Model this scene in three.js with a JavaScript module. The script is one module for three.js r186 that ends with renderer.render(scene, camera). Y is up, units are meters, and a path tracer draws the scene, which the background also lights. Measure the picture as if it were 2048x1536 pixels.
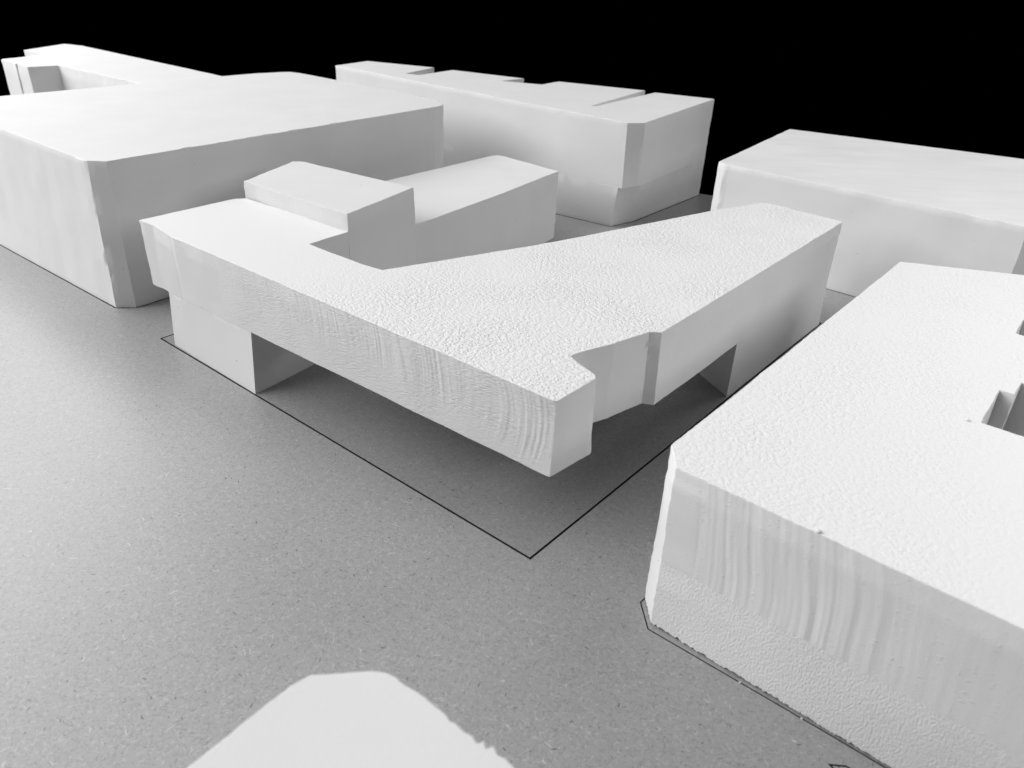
import * as THREE from 'three';
import { RectAreaLightUniformsLib } from 'three/addons/lights/RectAreaLightUniformsLib.js';
import { toCreasedNormals } from 'three/addons/utils/BufferGeometryUtils.js';

// ------------------------------------------------------------------ camera, lamps, exposure
const scene = new THREE.Scene();
scene.background = new THREE.Color(0x000000);
const camera = new THREE.PerspectiveCamera(2 * Math.atan(768 / 1533.52) * 180 / Math.PI, 4 / 3, 0.01, 20);
{
  const p = 0.498816, r = 0.0406995, cp = Math.cos(p), sp = Math.sin(p), cr = Math.cos(r), sr = Math.sin(r);
  const right = new THREE.Vector3(cr, sr * cp, -sr * sp), down = new THREE.Vector3(sr, -cr * cp, cr * sp), fwd = new THREE.Vector3(0, -sp, -cp);
  camera.quaternion.setFromRotationMatrix(new THREE.Matrix4().makeBasis(right, down.clone().negate(), fwd.clone().negate()));
  camera.position.set(0, 0.2, 0);
  camera.focus = 0.40; camera.userData.fStop = 22;
}
scene.add(camera);
const renderer = new THREE.WebGLRenderer({ antialias: true });
renderer.toneMapping = THREE.LinearToneMapping;
renderer.toneMappingExposure = 1.06;
renderer.shadowMap.enabled = true;
RectAreaLightUniformsLib.init();
function lamp(pos, look, w, h, intensity) {
  const l = new THREE.RectAreaLight(0xffffff, intensity, w, h);
  l.position.set(...pos); l.lookAt(...look); scene.add(l); return l;
}
lamp([-2.0, 1.25, -0.35], [0, 0.05, -0.4], 2.6, 1.4, 5.7);    // unseen long window at the left, placed to light the left-facing walls
lamp([-1.7, 1.45, -2.1], [0, 0, -0.5], 1.1, 0.9, 7.8);        // unseen window, far left, placed to give the sheen on the board
lamp([-0.9, 1.9, -0.7], [0, 0, -0.4], 1.6, 1.6, 1.5);         // unseen ceiling light, set leftward to light roofs but not right-facing walls
lamp([0.50, 0.36, -0.15], [0.05, 0, -0.35], 0.25, 0.22, 6.8); // added fill light at the right, brightens the right-facing walls
lamp([0.72, 0.60, -0.78], [0.25, 0, -0.6], 0.25, 0.25, 7.5);  // second added fill light, lifts the far-right roof and back block

// ------------------------------------------------------------------ noise
let seed = 7;
const rnd = () => { seed = (seed * 1664525 + 1013904223) >>> 0; return seed / 4294967296; };
const PERM = new Uint8Array(512), GX = new Float32Array(256), GY = new Float32Array(256);
for (let i = 0; i < 256; i++) { PERM[i] = i; const a = rnd() * Math.PI * 2; GX[i] = Math.cos(a); GY[i] = Math.sin(a); }
for (let i = 255; i > 0; i--) { const j = Math.floor(rnd() * (i + 1)); const t = PERM[i]; PERM[i] = PERM[j]; PERM[j] = t; }
for (let i = 0; i < 256; i++) PERM[i + 256] = PERM[i];
function gn(x, y) {                                       // gradient noise, about -0.7 .. 0.7
  const xi = Math.floor(x), yi = Math.floor(y), fx = x - xi, fy = y - yi, X = xi & 255, Y = yi & 255;
  const a = PERM[PERM[X] + Y], b = PERM[PERM[X + 1] + Y], c = PERM[PERM[X] + Y + 1], d = PERM[PERM[X + 1] + Y + 1];
  const u = fx * fx * fx * (fx * (fx * 6 - 15) + 10), v = fy * fy * fy * (fy * (fy * 6 - 15) + 10);
  const n0 = GX[a] * fx + GY[a] * fy, n1 = GX[b] * (fx - 1) + GY[b] * fy, n2 = GX[c] * fx + GY[c] * (fy - 1), n3 = GX[d] * (fx - 1) + GY[d] * (fy - 1);
  return n0 + u * (n1 - n0) + v * (n2 - n0 + u * (n0 - n1 - n2 + n3));
}
const sst = (a, b, x) => { const t = Math.min(1, Math.max(0, (x - a) / (b - a))); return t * t * (3 - 2 * t); };
function heightTexture(w, h, fn, wrap) {                  // fn returns 0..1, called with pixel centre in 0..1
  const d = new Uint8Array(w * h * 4);
  for (let j = 0; j < h; j++) for (let i = 0; i < w; i++) {
    const v = Math.max(0, Math.min(255, fn((i + 0.5) / w, (j + 0.5) / h) * 255 + (rnd() - 0.5)));
    const k = (j * w + i) * 4; d[k] = d[k + 1] = d[k + 2] = v; d[k + 3] = 255;
  }
  const t = new THREE.DataTexture(d, w, h);
  t.magFilter = THREE.LinearFilter; t.minFilter = THREE.LinearMipmapLinearFilter; t.generateMipmaps = true;
  if (wrap) t.wrapS = t.wrapT = THREE.RepeatWrapping;
  t.needsUpdate = true; return t;
}
// millimetre coordinates in, 0..1 out: the wrinkled skin of extruded foam
function pebble(x, y) {
  const wx = gn(x * 0.21 + 3, y * 0.21) * 1.6, wy = gn(x * 0.21, y * 0.21 + 9) * 1.6;
  const n = gn((x + wx) * 0.50, (y + wy) * 0.80) + 0.7 * gn((x - wy) * 1.05 + 40, (y + wx) * 1.5 + 11) + 0.3 * gn(x * 2.4 + 4, y * 2.9);
  return 0.5 + 0.42 * (sst(-0.5, 0.22, n) * 2 - 1) + 0.10 * gn(x * 3.1, y * 3.1);
}

// ------------------------------------------------------------------ materials
const AX = 0.7735, AZ = 0.6338;                          // direction of the street fronts on the board
const inAB = (ox, oz, ext) => (x, z) => [((x - ox) * AX + (z - oz) * AZ) / ext, ((x - ox) * AZ - (z - oz) * AX) / ext];
const foamBase = { color: new THREE.Color().setRGB(0.73, 0.73, 0.73), roughness: 0.62, specularIntensity: 0.6 };
const foam = (extra) => new THREE.MeshPhysicalMaterial({ ...foamBase, ...extra });

const skinTile = heightTexture(1024, 1024, (u, v) => {
  // tile of 60 mm, made periodic by blending four shifted copies
  const f = (x, y) => 0.5 + 0.45 * gn(x * 0.9, y * 0.9) + 0.22 * gn(x * 2.3 + 7, y * 2.3) + 0.25 * gn(x * 0.12, y * 0.12 + 5);
  const x = u * 60, y = v * 60, a = sst(0, 1, u), b = sst(0, 1, v);
  return (f(x, y) * (1 - a) + f(x - 60, y) * a) * (1 - b) + (f(x, y - 60) * (1 - a) + f(x - 60, y - 60) * a) * b;
}, true);
skinTile.repeat.set(1 / 0.06, 1 / 0.06);
function wear(sx, sy, amp, pits, metres) {
  const w = 1024, d = new Uint8Array(w * w * 4), val = new Float32Array(w * w);
  const f = (x, y) => gn(x * sx, y * sy) * 0.6 + gn(x * sx * 2.7, y * sy * 2.7 + 3) * 0.35;
  for (let j = 0; j < w; j++) for (let i = 0; i < w; i++) {
    const u = i / w, v = j / w, a = sst(0, 1, u), b = sst(0, 1, v);
    const n = (f(u, v) * (1 - a) + f(u - 1, v) * a) * (1 - b) + (f(u, v - 1) * (1 - a) + f(u - 1, v - 1) * a) * b;
    val[j * w + i] = 247 + Math.max(-amp, Math.min(amp * 0.9, n * amp * 2.8));
  }
  for (let k = 0; k < pits; k++) {                        // pin-prick pits and grains of dirt
    const x = rnd() * w, y = rnd() * w, r = 0.9 + rnd() * 1.3, dk = 40 + rnd() * 110;
    for (let j = -3; j <= 3; j++) for (let i = -3; i <= 3; i++) { const q = ((Math.floor(y) + j + w) % w) * w + (Math.floor(x) + i + w) % w; val[q] -= dk * sst(r, r - 1, Math.hypot(i, j * 0.8)); }
  }
  for (let k = 0; k < w * w; k++) { d[k * 4] = d[k * 4 + 1] = d[k * 4 + 2] = val[k] + (rnd() - 0.5) * 2; d[k * 4 + 3] = 255; }
  const t = new THREE.DataTexture(d, w, w); t.colorSpace = THREE.SRGBColorSpace;
  t.wrapS = t.wrapT = THREE.RepeatWrapping; t.magFilter = THREE.LinearFilter; t.minFilter = THREE.LinearMipmapLinearFilter; t.generateMipmaps = true;
  t.repeat.set(1 / metres, 1 / metres); t.needsUpdate = true; return t;
}
const wearTile = wear(3, 4, 3, 34, 0.16), scuffTile = wear(3, 8, 7, 0, 0.24);
const M = {};
M.foam = foam({ bumpMap: skinTile, bumpScale: 0.00005, map: wearTile });
M.foamSmooth = foam({ bumpMap: skinTile, bumpScale: 0.00002, map: wearTile });
M.foamCut = foam({ bumpMap: skinTile, bumpScale: 0.00003, map: wearTile });
M.foamScuffed = foam({ bumpMap: skinTile, bumpScale: 0.00003, map: scuffTile });
// front of the left block: a knife crease and faint saw marks (258 mm x 91 mm)
M.frontLeft = foam({ bumpScale: 0.0003, bumpMap: heightTexture(1024, 384, (u, v) => {
  const c = u - (0.637 + 0.03 * (1 - v)), cr = c > 0 ? Math.exp(-c * 160) : 0;
  return 0.5 + 0.1 * gn(u * 60, v * 1.5) + 0.08 * gn(u * 9, v * 4) + 0.06 * gn(u * 200, v * 80) - 0.4 * cr * sst(0.55, 0.68, v);
}) });
// roof of the middle building: smooth at one end, strongly wrinkled at the other
M.roofMiddle = foam({ bumpScale: 0.00043, bumpMap: heightTexture(2048, 2048, (u, v) => {
  const a = u * 320 - 10, b = v * 320 - 10;
  const amp = sst(70, 235, a + gn(a * 0.02, b * 0.02) * 40) * (0.72 + 0.5 * gn(a * 0.03 + 8, b * 0.03)) + 0.03;
  return 0.5 + (pebble(a, b) - 0.5) * amp + 0.10 * gn(a * 0.03, b * 0.03);
}) });
M.roofRight = foam({ bumpScale: 0.00023, bumpMap: heightTexture(2048, 2048, (u, v) => {
  const a = u * 320 - 10, b = v * 320 - 10;
  const amp = (0.85 - 0.6 * sst(20, 110, a + gn(a * 0.03, b * 0.03) * 40)) * (0.75 + 0.6 * gn(a * 0.035 + 8, b * 0.035));
  return 0.5 + (pebble(a + 500, b + 200) - 0.5) * amp + 0.08 * gn(a * 0.03, b * 0.03);
}) });
// street front of the middle building: hot-wire ripples and fine horizontal drag marks (248 mm x 36 mm)
M.frontMiddle = foam({ roughness: 0.5, bumpScale: 0.0005, bumpMap: heightTexture(2048, 384, (u, v) => {
  const x = u * 248, y = v * 36;
  const s = x + 2.2 * (v - 0.5) * (v - 0.5) * 4 + gn(x * 0.05, y * 0.02) * 5;
  const along = sst(0.12, 0.40, u) * (0.65 + 0.35 * sst(-0.25, 0.3, gn(x * 0.03, 5.5)));
  const high = sst(0.25, 0.75, v + 0.35 * sst(0.6, 1, u));
  const rip = 0.7 * gn(s * 0.30, y * 0.02) + 0.6 * gn(s * 0.60 + 9, y * 0.03);
  const st = gn(x * 0.33 + gn(x * .1, y * .4) * 2, y * 1.5) + 0.6 * gn(x * 0.7, y * 2.9 + 30);
  return 0.5 + rip * 0.5 * along * high + st * 0.36 * (0.15 + 0.85 * sst(0.08, 0.3, u)) * (0.6 + 0.5 * gn(x * 0.04 + 3, y * 0.1));
}) });
// street front of the right block, 220 mm long: rippled cut above, stippled skin below
M.frontRightUpper = foam({ roughness: 0.5, bumpScale: 0.0004, bumpMap: heightTexture(2048, 384, (u, v) => {
  const x = u * 234, y = v * 38;
  const s = x + 5.0 * v * v + gn(x * 0.05, y * 0.03) * 3;
  const along = sst(0.02, 0.08, u) * (1 - 0.82 * sst(0.2, 0.36, u));
  const rip = gn(s * 0.25, y * 0.012 + 2) + 0.6 * gn(s * 0.56 + 9, y * 0.02);
  const sp = sst(0.32, 0.55, gn(x * 0.4, y * 2.0)) * sst(0.0, 0.3, gn(s * 0.2 + 4, y * 0.04) + 0.1);
  return 0.45 + rip * 0.7 * along * (0.55 + 0.45 * sst(0.95, 0.2, v)) + 0.28 * sp * (1 - sst(0.55, 0.75, u)) + 0.04 * gn(x * 1.5, y * 1.5);
}) });
M.frontRightLower = foam({ bumpScale: 0.00016, bumpMap: heightTexture(2048, 320, (u, v) => {
  const x = u * 234, y = v * 29;
  const n = gn(x * 1.6 + gn(x * .3, y * .3), y * 0.85) + 0.5 * gn(x * 2.6 + 11, y * 1.7);
  return 0.5 + 0.55 * n * (1 - 0.6 * sst(0.25, 0.6, u)) + 0.1 * gn(x * 0.1, y * 0.1);
}) });
// fibre board: pale pulp with short dark and light fibres, 0.4 m tile
M.board = (() => {
  const w = 2048, c = document.createElement('canvas'); c.width = c.height = w;
  const g = c.getContext('2d');
  g.fillStyle = 'rgb(146,146,146)'; g.fillRect(0, 0, w, w);
  const fibre = (style, len, width, bend) => {
    const x = rnd() * w, y = rnd() * w, a = rnd() * Math.PI * 2, l = len * (0.4 + rnd()), b = (rnd() - 0.5) * bend;
    g.strokeStyle = style; g.lineWidth = width;
    for (const ox of [0, x < 60 ? w : x > w - 60 ? -w : null]) { if (ox === null) continue;
      for (const oy of [0, y < 60 ? w : y > w - 60 ? -w : null]) { if (oy === null) continue;
        g.beginPath(); g.moveTo(x + ox, y + oy);
        g.quadraticCurveTo(x + ox + Math.cos(a) * l / 2 - Math.sin(a) * b * l, y + oy + Math.sin(a) * l / 2 + Math.cos(a) * b * l, x + ox + Math.cos(a) * l, y + oy + Math.sin(a) * l);
        g.stroke(); } }
  };
  for (let i = 0; i < 52000; i++) fibre(`rgba(200,200,200,${0.12 + rnd() * 0.28})`, 9, 1.3, 1);
  for (let i = 0; i < 62000; i++) fibre(`rgba(95,95,95,${0.12 + rnd() * 0.36})`, 8, 1.3, 1);
  for (let i = 0; i < 9000; i++) fibre(`rgba(70,70,70,${0.25 + rnd() * 0.4})`, 7, 1.2, 1.2);
  for (let i = 0; i < 420; i++) fibre(`rgba(35,35,35,${0.5 + rnd() * 0.4})`, 8, 1.8, 0.8);
  for (let i = 0; i < 700; i++) fibre(`rgba(225,225,225,${0.2 + rnd() * 0.5})`, 14, 1.3, 0.8);
  const t = new THREE.CanvasTexture(c); t.colorSpace = THREE.SRGBColorSpace;
  t.wrapS = t.wrapT = THREE.RepeatWrapping; t.repeat.set(1 / 0.3, 1 / 0.3);
  return new THREE.MeshPhysicalMaterial({ map: t, roughness: 0.39, ior: 1.52, specularIntensity: 1 });
})();
M.shadedPlot = M.board.clone(); M.shadedPlot.color.setRGB(0.86, 0.86, 0.86); M.shadedPlot.roughness = 0.34;   // same board, with shade around the middle building painted in as darker colour
M.burnt = new THREE.MeshStandardMaterial({ color: new THREE.Color().setRGB(0.012, 0.012, 0.012), roughness: 0.9 });
M.hair = new THREE.MeshStandardMaterial({ color: new THREE.Color().setRGB(0.7, 0.7, 0.7), roughness: 0.6 });

// ------------------------------------------------------------------ geometry helpers (plan points in millimetres)
const area = (p) => p.reduce((s, q, i) => { const n = p[(i + 1) % p.length]; return s + q[0] * n[1] - n[0] * q[1]; }, 0) / 2;
function miter(p, sgn) {                                  // outward unit-offset direction at every corner
  const n = p.length, e = p.map((q, i) => { const m = p[(i + 1) % n], dx = m[0] - q[0], dz = m[1] - q[1], l = Math.hypot(dx, dz) || 1; return [sgn * dz / l, -sgn * dx / l]; });
  return p.map((q, i) => { const a = e[(i + n - 1) % n], b = e[i], d = 1 + a[0] * b[0] + a[1] * b[1], k = 1 / Math.max(d, 0.35); return [(a[0] + b[0]) * k, (a[1] + b[1]) * k]; });
}
const offset = (p, d) => { const m = miter(p, Math.sign(area(p))); return p.map((q, i) => [q[0] + m[i][0] * d, q[1] + m[i][1] * d]); };
function geo(pos, uv, groups) {
  const g = new THREE.BufferGeometry();
  g.setAttribute('position', new THREE.Float32BufferAttribute(pos, 3));
  g.setAttribute('uv', new THREE.Float32BufferAttribute(uv, 2));
  if (groups) for (const q of groups) g.addGroup(...q);
  return g;
}
// A piece of cut foam: walls (with a softly worn top arris) and a roof sheet that closes them.
// o: bot, top (same number of corners), y0, y1 in mm, step, wob (surface waviness), rag (ragged arrises), bevel, under (close below), bottomRag, faces {edge: material}
function foamPiece(o) {
  const { top, bot = top, y0 = 0, y1, step = 3, wob = 0.25, rag = 0.12, bevel = 0.45, under = false, bottomRag = 0, faces = {}, holes = [], salt = 0 } = o;
  const roofUV = o.roofUV || ((x, z) => [x / 1000, z / 1000]);
  const mats = [o.wall || M.foamCut], slots = new Map();
  const P = [], U = [], groups = [], R = [], RU = [], B = [], BU = [];
  const inner = [];
  const ringLoop = (tp, bp, sgnMul, isHole) => {
    const sgn = Math.sign(area(tp)) * sgnMul, m = miter(tp, sgn), cols = [];
    const n = tp.length; let run = 0;
    for (let i = 0; i < n; i++) {
      const j = (i + 1) % n, len = Math.hypot(tp[j][0] - tp[i][0], tp[j][1] - tp[i][1]), k = Math.max(1, Math.round(len / step));
      const ex = (tp[j][0] - tp[i][0]) / (len || 1), ez = (tp[j][1] - tp[i][1]) / (len || 1), nx = sgn * ez, nz = -sgn * ex;
      for (let s = 0; s < k; s++) {
        const t = s / k, L = (a, b) => a + (b - a) * t;
        cols.push({ x: L(tp[i][0], tp[j][0]), z: L(tp[i][1], tp[j][1]), bx: L(bp[i][0], bp[j][0]), bz: L(bp[i][1], bp[j][1]), e: i, t, run: run + len * t, corner: s === 0,
          mx: s ? nx : m[i][0], mz: s ? nz : m[i][1] });
      }
      run += len;
    }
    const H = y1 - y0, nv = Math.max(2, Math.round(H / Math.max(step * 1.5, 3)));
    const rows = [];
    for (let v = 0; v <= nv; v++) rows.push([v / nv, 0]);
    if (bevel > 0.1) rows.splice(nv, 0, [1 - 0.35 / H, 0]);
    const prof = [[-1, 0], [-0.55, 0.10], [-0.22, 0.32], [0, 0.8]];
    const ring = (c, q) => {
      const w = gn(c.run * 0.05 + salt, q * 0.04 + salt * 3) * wob + gn(c.run * 0.35 + salt, q * 0.22) * rag * 0.5 + (c.corner || c.t < 0.05 || c.t > 0.95 ? gn(q * 0.5 + salt, c.e * 7.3) * rag * 1.6 : 0);
      return w * 1.4;
    };
    const grid = cols.map((c) => {
      const out = [];
      const be = bevel * (0.75 + 0.6 * gn(c.run * 0.15 + salt, 3.3) + 0.25 * gn(c.run * 0.9, salt)) + (o.nick && o.nick[0] === c.e ? o.nick[3] * sst(0.02, 0.3, gn(c.run * 0.13, 2.2) + 0.5 * gn(c.run * 0.5, 7)) * sst(o.nick[1], o.nick[1] + 0.05, c.t) * sst(o.nick[2], o.nick[2] - 0.05, c.t) : 0);
      for (const [f] of rows) {
        let y = y0 + (H - be) * f; if (f === 0 && bottomRag) y += Math.max(0, bottomRag * (0.62 + 1.0 * gn(c.run * 0.55, salt) + 1.1 * gn(c.run * 1.3, 4)));
        const g = (y - y0) / H, d = ring(c, y);
        out.push([c.bx + (c.x - c.bx) * g + c.mx * d, y, c.bz + (c.z - c.bz) * g + c.mz * d]);
      }
      const d = ring(c, y1) , dr = gn(c.run * 0.8 + salt, 9) * rag;
      for (const [py, pi] of prof.slice(1)) out.push([c.x + c.mx * (d - pi * be + dr * (1 + py)), y1 + py * be, c.z + c.mz * (d - pi * be + dr * (1 + py))]);
      return out;
    });
    const nr = grid[0].length, C = cols.length;
    for (let i = 0; i < n; i++) {
      const mat = !isHole && faces[i]; let slot = 0;
      if (mat) { if (!slots.has(mat)) { slots.set(mat, mats.length); mats.push(mat); } slot = slots.get(mat); }
      const start = P.length / 3;
      for (let a = 0; a < C; a++) {
        if (cols[a].e !== i) continue;
        const b = (a + 1) % C, tb = cols[b].e === i ? cols[b].t : 1, len = Math.hypot(tp[(i + 1) % n][0] - tp[i][0], tp[(i + 1) % n][1] - tp[i][1]), r0 = cols[a].run - cols[a].t * len;
        for (let v = 0; v + 1 < nr; v++) {
          const q = [grid[a][v], grid[b][v], grid[b][v + 1], grid[a][v + 1]], ts = [cols[a].t, tb, tb, cols[a].t];
          const order = sgn > 0 ? [0, 2, 1, 0, 3, 2] : [0, 1, 2, 0, 2, 3];
          for (const k of order) {
            P.push(q[k][0] / 1000, q[k][1] / 1000, q[k][2] / 1000);
            if (mat) U.push(ts[k], (q[k][1] - y0) / H); else U.push((r0 + ts[k] * len) / 1000, q[k][1] / 1000);
          }
        }
      }
      groups.push([start, P.length / 3 - start, slot]);
    }
    inner.push(grid.map((c) => c[nr - 1]));
    return grid.map((c) => c[0]);
  };
  const low = [ringLoop(top, bot, 1, false)];
  for (const h of holes) low.push(ringLoop(h, h, -1, true));
  const cap = (loops, dst, duv, up, uvf) => {
    const V = loops.map((l) => l.map((q) => new THREE.Vector2(q[0], q[2])));
    V.forEach((l, i) => { if (THREE.ShapeUtils.isClockWise(l) === (i === 0)) { l.reverse(); loops[i] = loops[i].slice().reverse(); } });
    const all = loops.flat(), tri = THREE.ShapeUtils.triangulateShape(V[0], V.slice(1));
    for (const t of tri) {
      const q = up ? [t[0], t[2], t[1]] : t;
      for (const k of q) { dst.push(all[k][0] / 1000, all[k][1] / 1000, all[k][2] / 1000); duv.push(...uvf(all[k][0], all[k][2])); }
    }
  };
  if (under) { const s = P.length / 3; cap(low.slice(), P, U, false, (x, z) => [x / 1000, z / 1000]); groups.push([s, P.length / 3 - s, 0]); }
  const wg = toCreasedNormals(geo(P, U, groups), 0.62); wg.clearGroups(); for (const q of groups) wg.addGroup(...q);
  cap(inner, R, RU, true, roofUV);
  const rg = geo(R, RU); rg.computeVertexNormals();
  return { wall: wg, mats, roof: rg };
}
function mesh(name, g, m, parent) { const o = new THREE.Mesh(g, m); o.name = name; o.castShadow = o.receiveShadow = true; parent.add(o); return o; }
function thing(name, label, category, group) {
  const o = new THREE.Group(); o.name = name; o.userData = { label, category }; if (group) o.userData.group = group; scene.add(o); return o;
}
function addPiece(parent, name, o, roofMat = M.foam, roofName = 'roof') {
  const f = foamPiece(o), w = mesh(name, f.wall, f.mats.length > 1 ? f.mats : f.mats[0], parent);
  if (o.roof !== false) mesh(roofName, f.roof, roofMat, o.roofAsSibling ? parent : w);
  return w;
}

// ------------------------------------------------------------------ plans (mm)
const MIDDLE_PLOT = [[-207.7, -405.5], [9.7, -227.3], [202.5, -468.5], [162, -502], [-5, -392], [-60, -455], [-110, -510], [-166, -463]];
const LEFT_T = [[-253.4, -450.2], [-241.8, -450.2], [-71.0, -697], [-70.2, -706], [-73.0, -717], [-80.4, -733], [-226, -862], [-240, -874], [-253, -880], [-262, -874], [-283, -856], [-500, -640], [-560, -690]];
const LEFT_B = LEFT_T.map((q, i) => (i === 0 ? [-252.8, -446.6] : i === 1 ? [-241.6, -448.6] : q.slice()));
const LEFT_TOP = LEFT_T.slice(0, 11).concat([[-345, -774], [-429, -655], [-455, -612]]);
const LEFT_BOT = LEFT_TOP.map((q, i) => (i === 0 ? [-254.0, -447.6] : i === 1 ? [-241.8, -448.8] : i === LEFT_TOP.length - 1 ? [-455, -604] : q.slice()));
const s92 = (p) => p.map((q) => [q[0] * 0.982, q[1] * 0.982]);
const BACK_TOP = s92([[86.2, -658.6], [101.1, -662], [191.6, -817.2], [136.1, -846.8], [67.1, -741.4], [62, -740.1], [127.3, -858.9], [37.7, -903.2], [18.5, -872.9], [-25, -889], [-0.5, -916.9], [-85, -968.2], [-117.2, -910.2], [-132.9, -918.6], [-108.7, -985.3], [-195.7, -1024.6], [-222.4, -965.6], [36.4, -708.2]]);
const BACK_BOT = BACK_TOP.map((q, i) => (i === 0 ? [81.5, -667.2] : i === 1 ? [105, -687] : i === 2 ? [184.3, -790.5] : i === 17 ? [35.7, -699.4] : q.slice()));
const FARR_TOP = [[153.2, -608], [156, -600.5], [160.5, -597.5], [296, -471], [309, -459.5], [370, -500], [520, -640], [424, -668], [256, -767.5]].map((q) => q);
const RIGHT_TOP = [[51.8, -207.6], [51.2, -195], [230, -42.3], [400, -180], [400, -355], [266.7, -386.8], [207.4, -400.7]];
const RIGHT_BOT = [[51.4, -208.2], [51.9, -196.0], [231.5, -44.6], [400, -180], [400, -355], [266.7, -386.8], [207.4, -400.7]];
const RIGHT_PLOT = [[49.6, -206.3], [50.6, -193.7], [98.9, -155.3], [230, -48], [402, -178], [402, -358], [266, -390], [206, -404]];

// ------------------------------------------------------------------ board with cut-out building plots
{
  const board = new THREE.Group(); board.name = 'model_board'; board.userData = { kind: 'structure' }; scene.add(board);
  const outer = [[-900, 350], [900, 350], [900, -520], [430, -700], [280, -790], [197, -789.5], [186.8, -795], [150, -960], [-195, -1050], [-620, -1120], [-950, -1150]];
  const plots = [
    { line: MIDDLE_PLOT, gap: 1.0 }, { line: RIGHT_PLOT, gap: 0.5 },
    { line: offset(LEFT_BOT, 0.7), gap: 0.9 }, { line: offset(BACK_BOT.slice(0, 3).concat([[BACK_TOP[7][0], BACK_TOP[7][1]], BACK_TOP[15], BACK_TOP[16], BACK_BOT[17]]), 0.7), gap: 1.2 },
    { line: offset(FARR_TOP, 0.7), gap: 1.2 },
    { line: [[96.6, -144.3], [101.3, -144.0], [150, -104], [130, -80]], gap: 0.6 },
  ];
  const v2 = (p) => { const a = p.map((q) => new THREE.Vector2(q[0], q[1])); return a; };
  const sheet = (line, holes, thick, name, face = M.board) => {
    const P = [], U = [], A = v2(line), Hs = holes.map(v2);
    if (THREE.ShapeUtils.isClockWise(A)) A.reverse(); Hs.forEach((h) => { if (!THREE.ShapeUtils.isClockWise(h)) h.reverse(); });
    const all = A.concat(...Hs);
    for (const t of THREE.ShapeUtils.triangulateShape(A, Hs)) for (const k of [t[0], t[2], t[1]]) { P.push(all[k].x / 1000, 0, all[k].y / 1000); U.push(all[k].x / 1000, all[k].y / 1000); }
    const nt = P.length / 3;
    for (const l of [A, ...Hs]) for (let i = 0; i < l.length; i++) {
      const a = l[i], b = l[(i + 1) % l.length], y = -thick / 1000, q = [[a.x, 0, a.y], [b.x, 0, b.y], [b.x, y, b.y], [a.x, y, a.y]];
      for (const k of [0, 1, 2, 0, 2, 3]) { P.push(q[k][0] / 1000, q[k][1], q[k][2] / 1000); U.push((q[k][0] + q[k][2]) / 1000, q[k][1]); }
    }
    const g = geo(P, U, [[0, nt, 0], [nt, P.length / 3 - nt, 1]]); g.computeVertexNormals();
    return mesh(name, g, [face, M.burnt], board);
  };
  sheet(outer, plots.map((p) => offset(p.line, p.gap / 2)), 3, 'board_sheet');
  for (const p of plots) sheet(offset(p.line, -p.gap / 2), [], 3, 'plot_panel', p.line === MIDDLE_PLOT ? M.shadedPlot : M.board);
  const u = sheet(outer, [], 3, 'underlay'); u.position.y = -0.0031; u.material = M.burnt;
}

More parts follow.
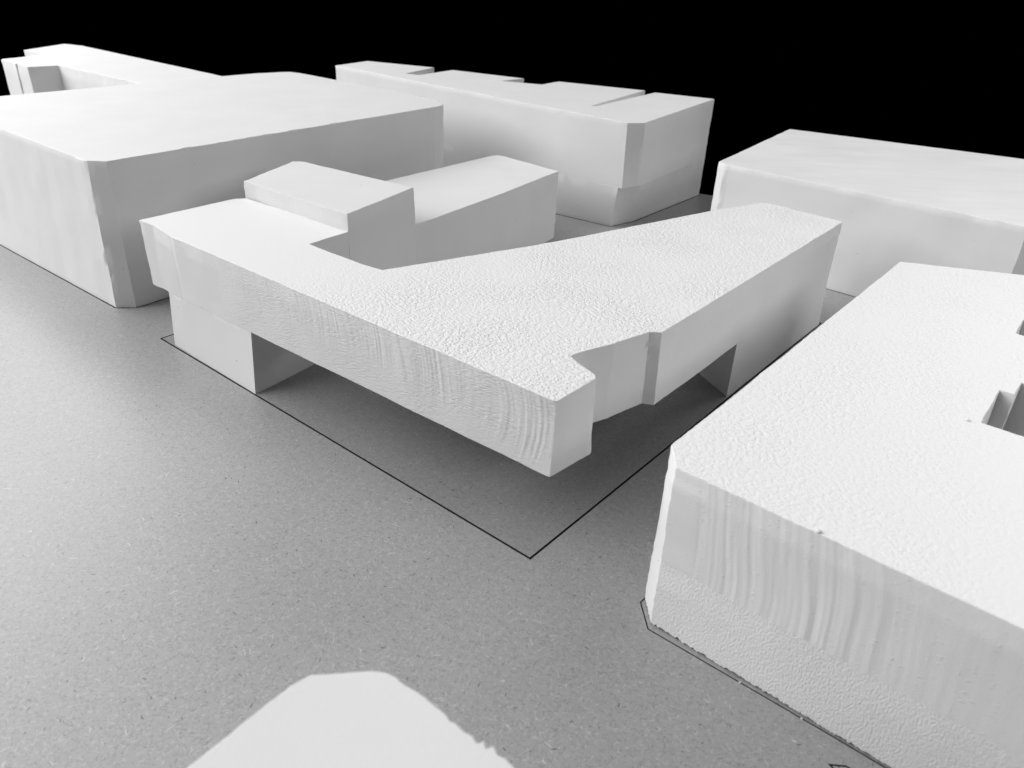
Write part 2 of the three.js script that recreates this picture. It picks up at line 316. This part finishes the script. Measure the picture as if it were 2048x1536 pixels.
// ------------------------------------------------------------------ middle building
{
  const t = thing('massing_model', 'white foam model in the middle, raised on legs, with wrinkled roof and open courtyard', 'model building', 'white foam building models on the board');
  const uv = inAB(-210 - 10 * AX - 10 * AZ, -413 - 10 * AZ + 10 * AX, 320);
  const top = [[-210.4, -412.8], [-205.5, -409.0], [-199, -404.6], [-191, -396.2], [-182.2, -386.9], [15.7, -228.9], [30.4, -247.2], [30.6, -250.2], [24.4, -260.0], [21.9, -264.9], [26, -268.4], [39.4, -277.2], [56.2, -290.3], [61.4, -290.3], [198.6, -465], [199.2, -467.6], [163.6, -503.4], [160, -504], [127.7, -484.4], [17.5, -402.7], [-64.7, -350.1], [-76.6, -357.9], [-108.7, -383.9], [-93.05, -407.0], [-94.6, -411], [-168, -465], [-174.1, -463.3]];
  const bot = top.map((q) => q.slice());
  bot[0] = [-207.5, -408.4]; bot[1] = [-204, -405.6]; bot[2] = [-199, -402.6]; bot[3] = [-191, -395.5]; bot[4] = [-182.2, -388.2]; bot[5] = [15.4, -235.0]; bot[6] = [32.0, -251.8]; bot[7] = [32.4, -254.6]; bot[10] = [27, -270.5]; bot[11] = [41, -279.8]; bot[12] = [57.4, -294]; bot[13] = [62.5, -292.6];
  addPiece(t, 'upper_storey', { top, bot, y0: 33, y1: 69, step: 1.6, under: true, wob: 0.35, rag: 0.22, bevel: 0.4, faces: { 4: M.frontMiddle }, roofUV: uv, wall: M.foamCut, salt: 1.7 }, M.roofMiddle);
  const legA = [[-194.5, -398.7], [-182.2, -388.5], [-132.9, -350.4], [-109.2, -384.0], [-95.2, -408], [-97, -412], [-160, -458]];
  addPiece(t, 'leg', { top: legA, bot: [[-196.6, -398.4], [-181.5, -385.6], [-132.9, -344.6]].concat(legA.slice(3)), y0: 0, y1: 33.0, step: 2, bevel: 0.02, wob: 0.15, rag: 0.1, roof: false, wall: M.foamSmooth, salt: 4.1 });
  const legB = [[116.0, -362.6], [200.2, -465.8], [163, -503], [84, -452]];
  const legTop = legB.map((q) => q.slice()); legTop[0] = [115.2, -359.6]; legTop[1] = [198.7, -465.8];
  addPiece(t, 'leg', { top: legTop, bot: legB, y0: 0, y1: 33.0, step: 2, bevel: 0.02, wob: 0.15, rag: 0.1, roof: false, wall: M.foamSmooth, salt: 6.3 });
  addPiece(t, 'raised_block', { top: [[-168.7, -466.8], [-93, -406.9], [-64.7, -467.9], [-145, -522.8], [-149, -524.5], [-154, -523]], y0: 0, y1: 79, step: 2, bevel: 0.6, wob: 0.5, rag: 0.2, wall: M.foamSmooth, salt: 8.8 }, M.foam);
  addPiece(t, 'rear_wing', { top: [[-66, -466], [-15, -548], [30.5, -628.5], [-15, -676], [-20.5, -679], [-25, -677], [-96.5, -581], [-138, -516]], y0: 0, y1: 55.5, step: 2, bevel: 0.4, wob: 0.5, rag: 0.2, wall: M.foamSmooth, salt: 11.3 }, M.foamSmooth);
}
// ------------------------------------------------------------------ left block
{
  const t = thing('massing_model_001', 'large smooth white foam block at the left with cut-off corner and bright roof', 'model building', 'white foam building models on the board');
  addPiece(t, 'wall', { top: LEFT_TOP, bot: LEFT_BOT, y1: 91.5, step: 2.5, wob: 0.5, rag: 0.28, bevel: 0.6, wall: M.foamSmooth, nick: [1, 0.12, 0.66, 1.8], faces: { 13: M.frontLeft }, roofAsSibling: true, salt: 2.2 }, M.foamSmooth);
}
// ------------------------------------------------------------------ block at the back
{
  const t = thing('massing_model_002', 'long white foam block at the back with slots cut into its far side', 'model building', 'white foam building models on the board');
  const mixed = (k) => BACK_TOP.map((q, i) => [BACK_BOT[i][0] + (q[0] - BACK_BOT[i][0]) * k, BACK_BOT[i][1] + (q[1] - BACK_BOT[i][1]) * k]);
  const lowTop = mixed(0.4), upBot = mixed(0.4);
  lowTop[0] = [83.6, -656.4]; lowTop[1] = [103.5, -667.5]; upBot[0] = [86.6, -654.0]; upBot[1] = [103.0, -667.0];
  addPiece(t, 'lower_layer', { top: lowTop, bot: BACK_BOT, y1: 37, step: 3, wob: 0.06, rag: 0.1, bevel: 0.03, wall: M.foamCut, salt: 3.9 }, M.foamCut, 'ledge');
  addPiece(t, 'upper_layer', { top: BACK_TOP, bot: upBot, y0: 37, y1: 92, step: 3, wob: 0.06, rag: 0.2, bevel: 0.6, wall: M.foamCut, roofAsSibling: true, salt: 3.9 }, M.foam);
}
{
  const t = thing('massing_model_003', 'smooth white foam block at the far right with scuffed roof and pale front', 'model building', 'white foam building models on the board');
  addPiece(t, 'wall', { top: FARR_TOP, y1: 72.4, step: 3, wob: 0.5, rag: 0.25, bevel: 0.6, wall: M.foamSmooth, roofAsSibling: true, salt: 5.1 }, M.foamScuffed);
}
// ------------------------------------------------------------------ near right block: two glued layers
{
  const t = thing('massing_model_004', 'near white foam block at the right with rippled front and holes in its roof', 'model building', 'white foam building models on the board');
  const mid = RIGHT_TOP.map((q, i) => [RIGHT_BOT[i][0] + (q[0] - RIGHT_BOT[i][0]) * 0.433, RIGHT_BOT[i][1] + (q[1] - RIGHT_BOT[i][1]) * 0.433]);
  const holes = [[[163.3, -230.1], [182.9, -254.6], [186.8, -251.5], [195.1, -262], [262, -207], [234, -171.6]], [[219.3, -309], [231.5, -324.8], [285, -281], [272.4, -265]]];
  const uv = inAB(51 - 10 * AX - 10 * AZ, -200 - 10 * AZ + 10 * AX, 320);
  addPiece(t, 'lower_layer', { top: mid, bot: RIGHT_BOT, y1: 29, step: 0.5, wob: 0.25, rag: 0.22, bevel: 0.03, bottomRag: 1.1, holes, faces: { 1: M.frontRightLower }, roof: false, salt: 7.7 });
  addPiece(t, 'upper_layer', { top: RIGHT_TOP, bot: mid, y0: 29, y1: 67, step: 1.1, wob: 0.25, rag: 0.22, bevel: 0.6, holes, faces: { 1: M.frontRightUpper }, roofUV: uv, roofAsSibling: true, salt: 7.7 }, M.roofRight);
}
// ------------------------------------------------------------------ nearest block at the bottom edge
{
  const t = thing('massing_model_005', 'blurred corner of a white foam block at the bottom edge of the picture', 'model building', 'white foam building models on the board');
  addPiece(t, 'wall', { top: [[-100, -32], [-43.6, -109.2], [-39.8, -112.3], [-26, -113.9], [-22.8, -113.2], [-21, -111.5], [-15.3, -108], [-10.5, -104.2], [-9.2, -102.5], [-8.5, -102.4], [-6.3, -100.1], [-4.9, -99.4], [-3.9, -97.8], [-2.6, -98.3], [-2.0, -96.8], [-0.6, -97.3], [0.3, -95.5], [1.8, -94.6], [4, -92.6], [45, -60], [20, -10]], y1: 67, step: 0.8, wob: 0.25, rag: 0.25, bevel: 0.6, roofAsSibling: true, salt: 9.9 }, M.foam);
}
{
  const t = thing('massing_model_006', 'distant white foam block at the far left with a deep courtyard recess', 'model building', 'white foam building models on the board');
  addPiece(t, 'wall', { top: [[-576.6, -901.5], [-542.4, -869.4], [-541, -870], [-515.9, -846.4], [-495.1, -867.6], [-385.4, -783.3], [-300, -716], [-270, -770], [-309, -837], [-570.2, -1065.4], [-602.2, -1080.6], [-605.1, -993.2], [-565.7, -966], [-567.4, -929.2]], y1: 90, step: 4, wob: 0.4, rag: 0.3, bevel: 1.2, roofAsSibling: true, salt: 12.4 }, M.foamSmooth);
}
// ------------------------------------------------------------------ crumbs of foam and stray fibres
function crumb(name, label, x, y, z, r, s) {
  const g = new THREE.IcosahedronGeometry(r, 2), p = g.attributes.position;
  for (let i = 0; i < p.count; i++) { const f = 0.9 + 0.5 * gn(p.getX(i) / r * 1.3 + s, p.getY(i) / r * 1.3 + p.getZ(i) / r * 0.9); p.setXYZ(i, p.getX(i) * f, p.getY(i) * f * 0.8, p.getZ(i) * f); }
  g.computeVertexNormals();
  const o = mesh(name, g, M.foamCut, scene); o.position.set(x / 1000, y / 1000 + r * 0.35, z / 1000); o.userData = { label, category: 'foam crumb' };
}
crumb('foam_crumb', 'white foam crumb on the rough roof beside the right block\'s courtyard hole', 158.6, 67, -230.9, 0.0008, 1);
crumb('foam_crumb_001', 'white foam crumb on the front roof edge of the near right block', 85.5, 67, -166.6, 0.0008, 2);
crumb('foam_crumb_002', 'tiny white foam crumb on the cut line nearer the right block\'s corner', 77.3, 0, -172.4, 0.00035, 3);
crumb('foam_crumb_003', 'tiny white foam crumb on the cut line farther from the right block\'s corner', 93.2, 0, -159.6, 0.0004, 4);
function strand(name, label, pts) {
  const c = new THREE.CatmullRomCurve3(pts.map((q) => new THREE.Vector3(q[0] / 1000, q[1] / 1000, q[2] / 1000)));
  const o = mesh(name, new THREE.TubeGeometry(c, 24, 0.00004, 5), M.hair, scene); o.userData = { label, category: 'fibre' };
}
strand('foam_strand', 'thin curled white strand hanging at the chamfered corner of the near right block', [[51.5, 28, -204], [50, 27.4, -204.5], [49, 29, -205.5], [48.6, 27, -204], [49.6, 25.2, -203.5], [50.4, 23.4, -204], [49.4, 22.6, -204.6]]);

renderer.render(scene, camera);
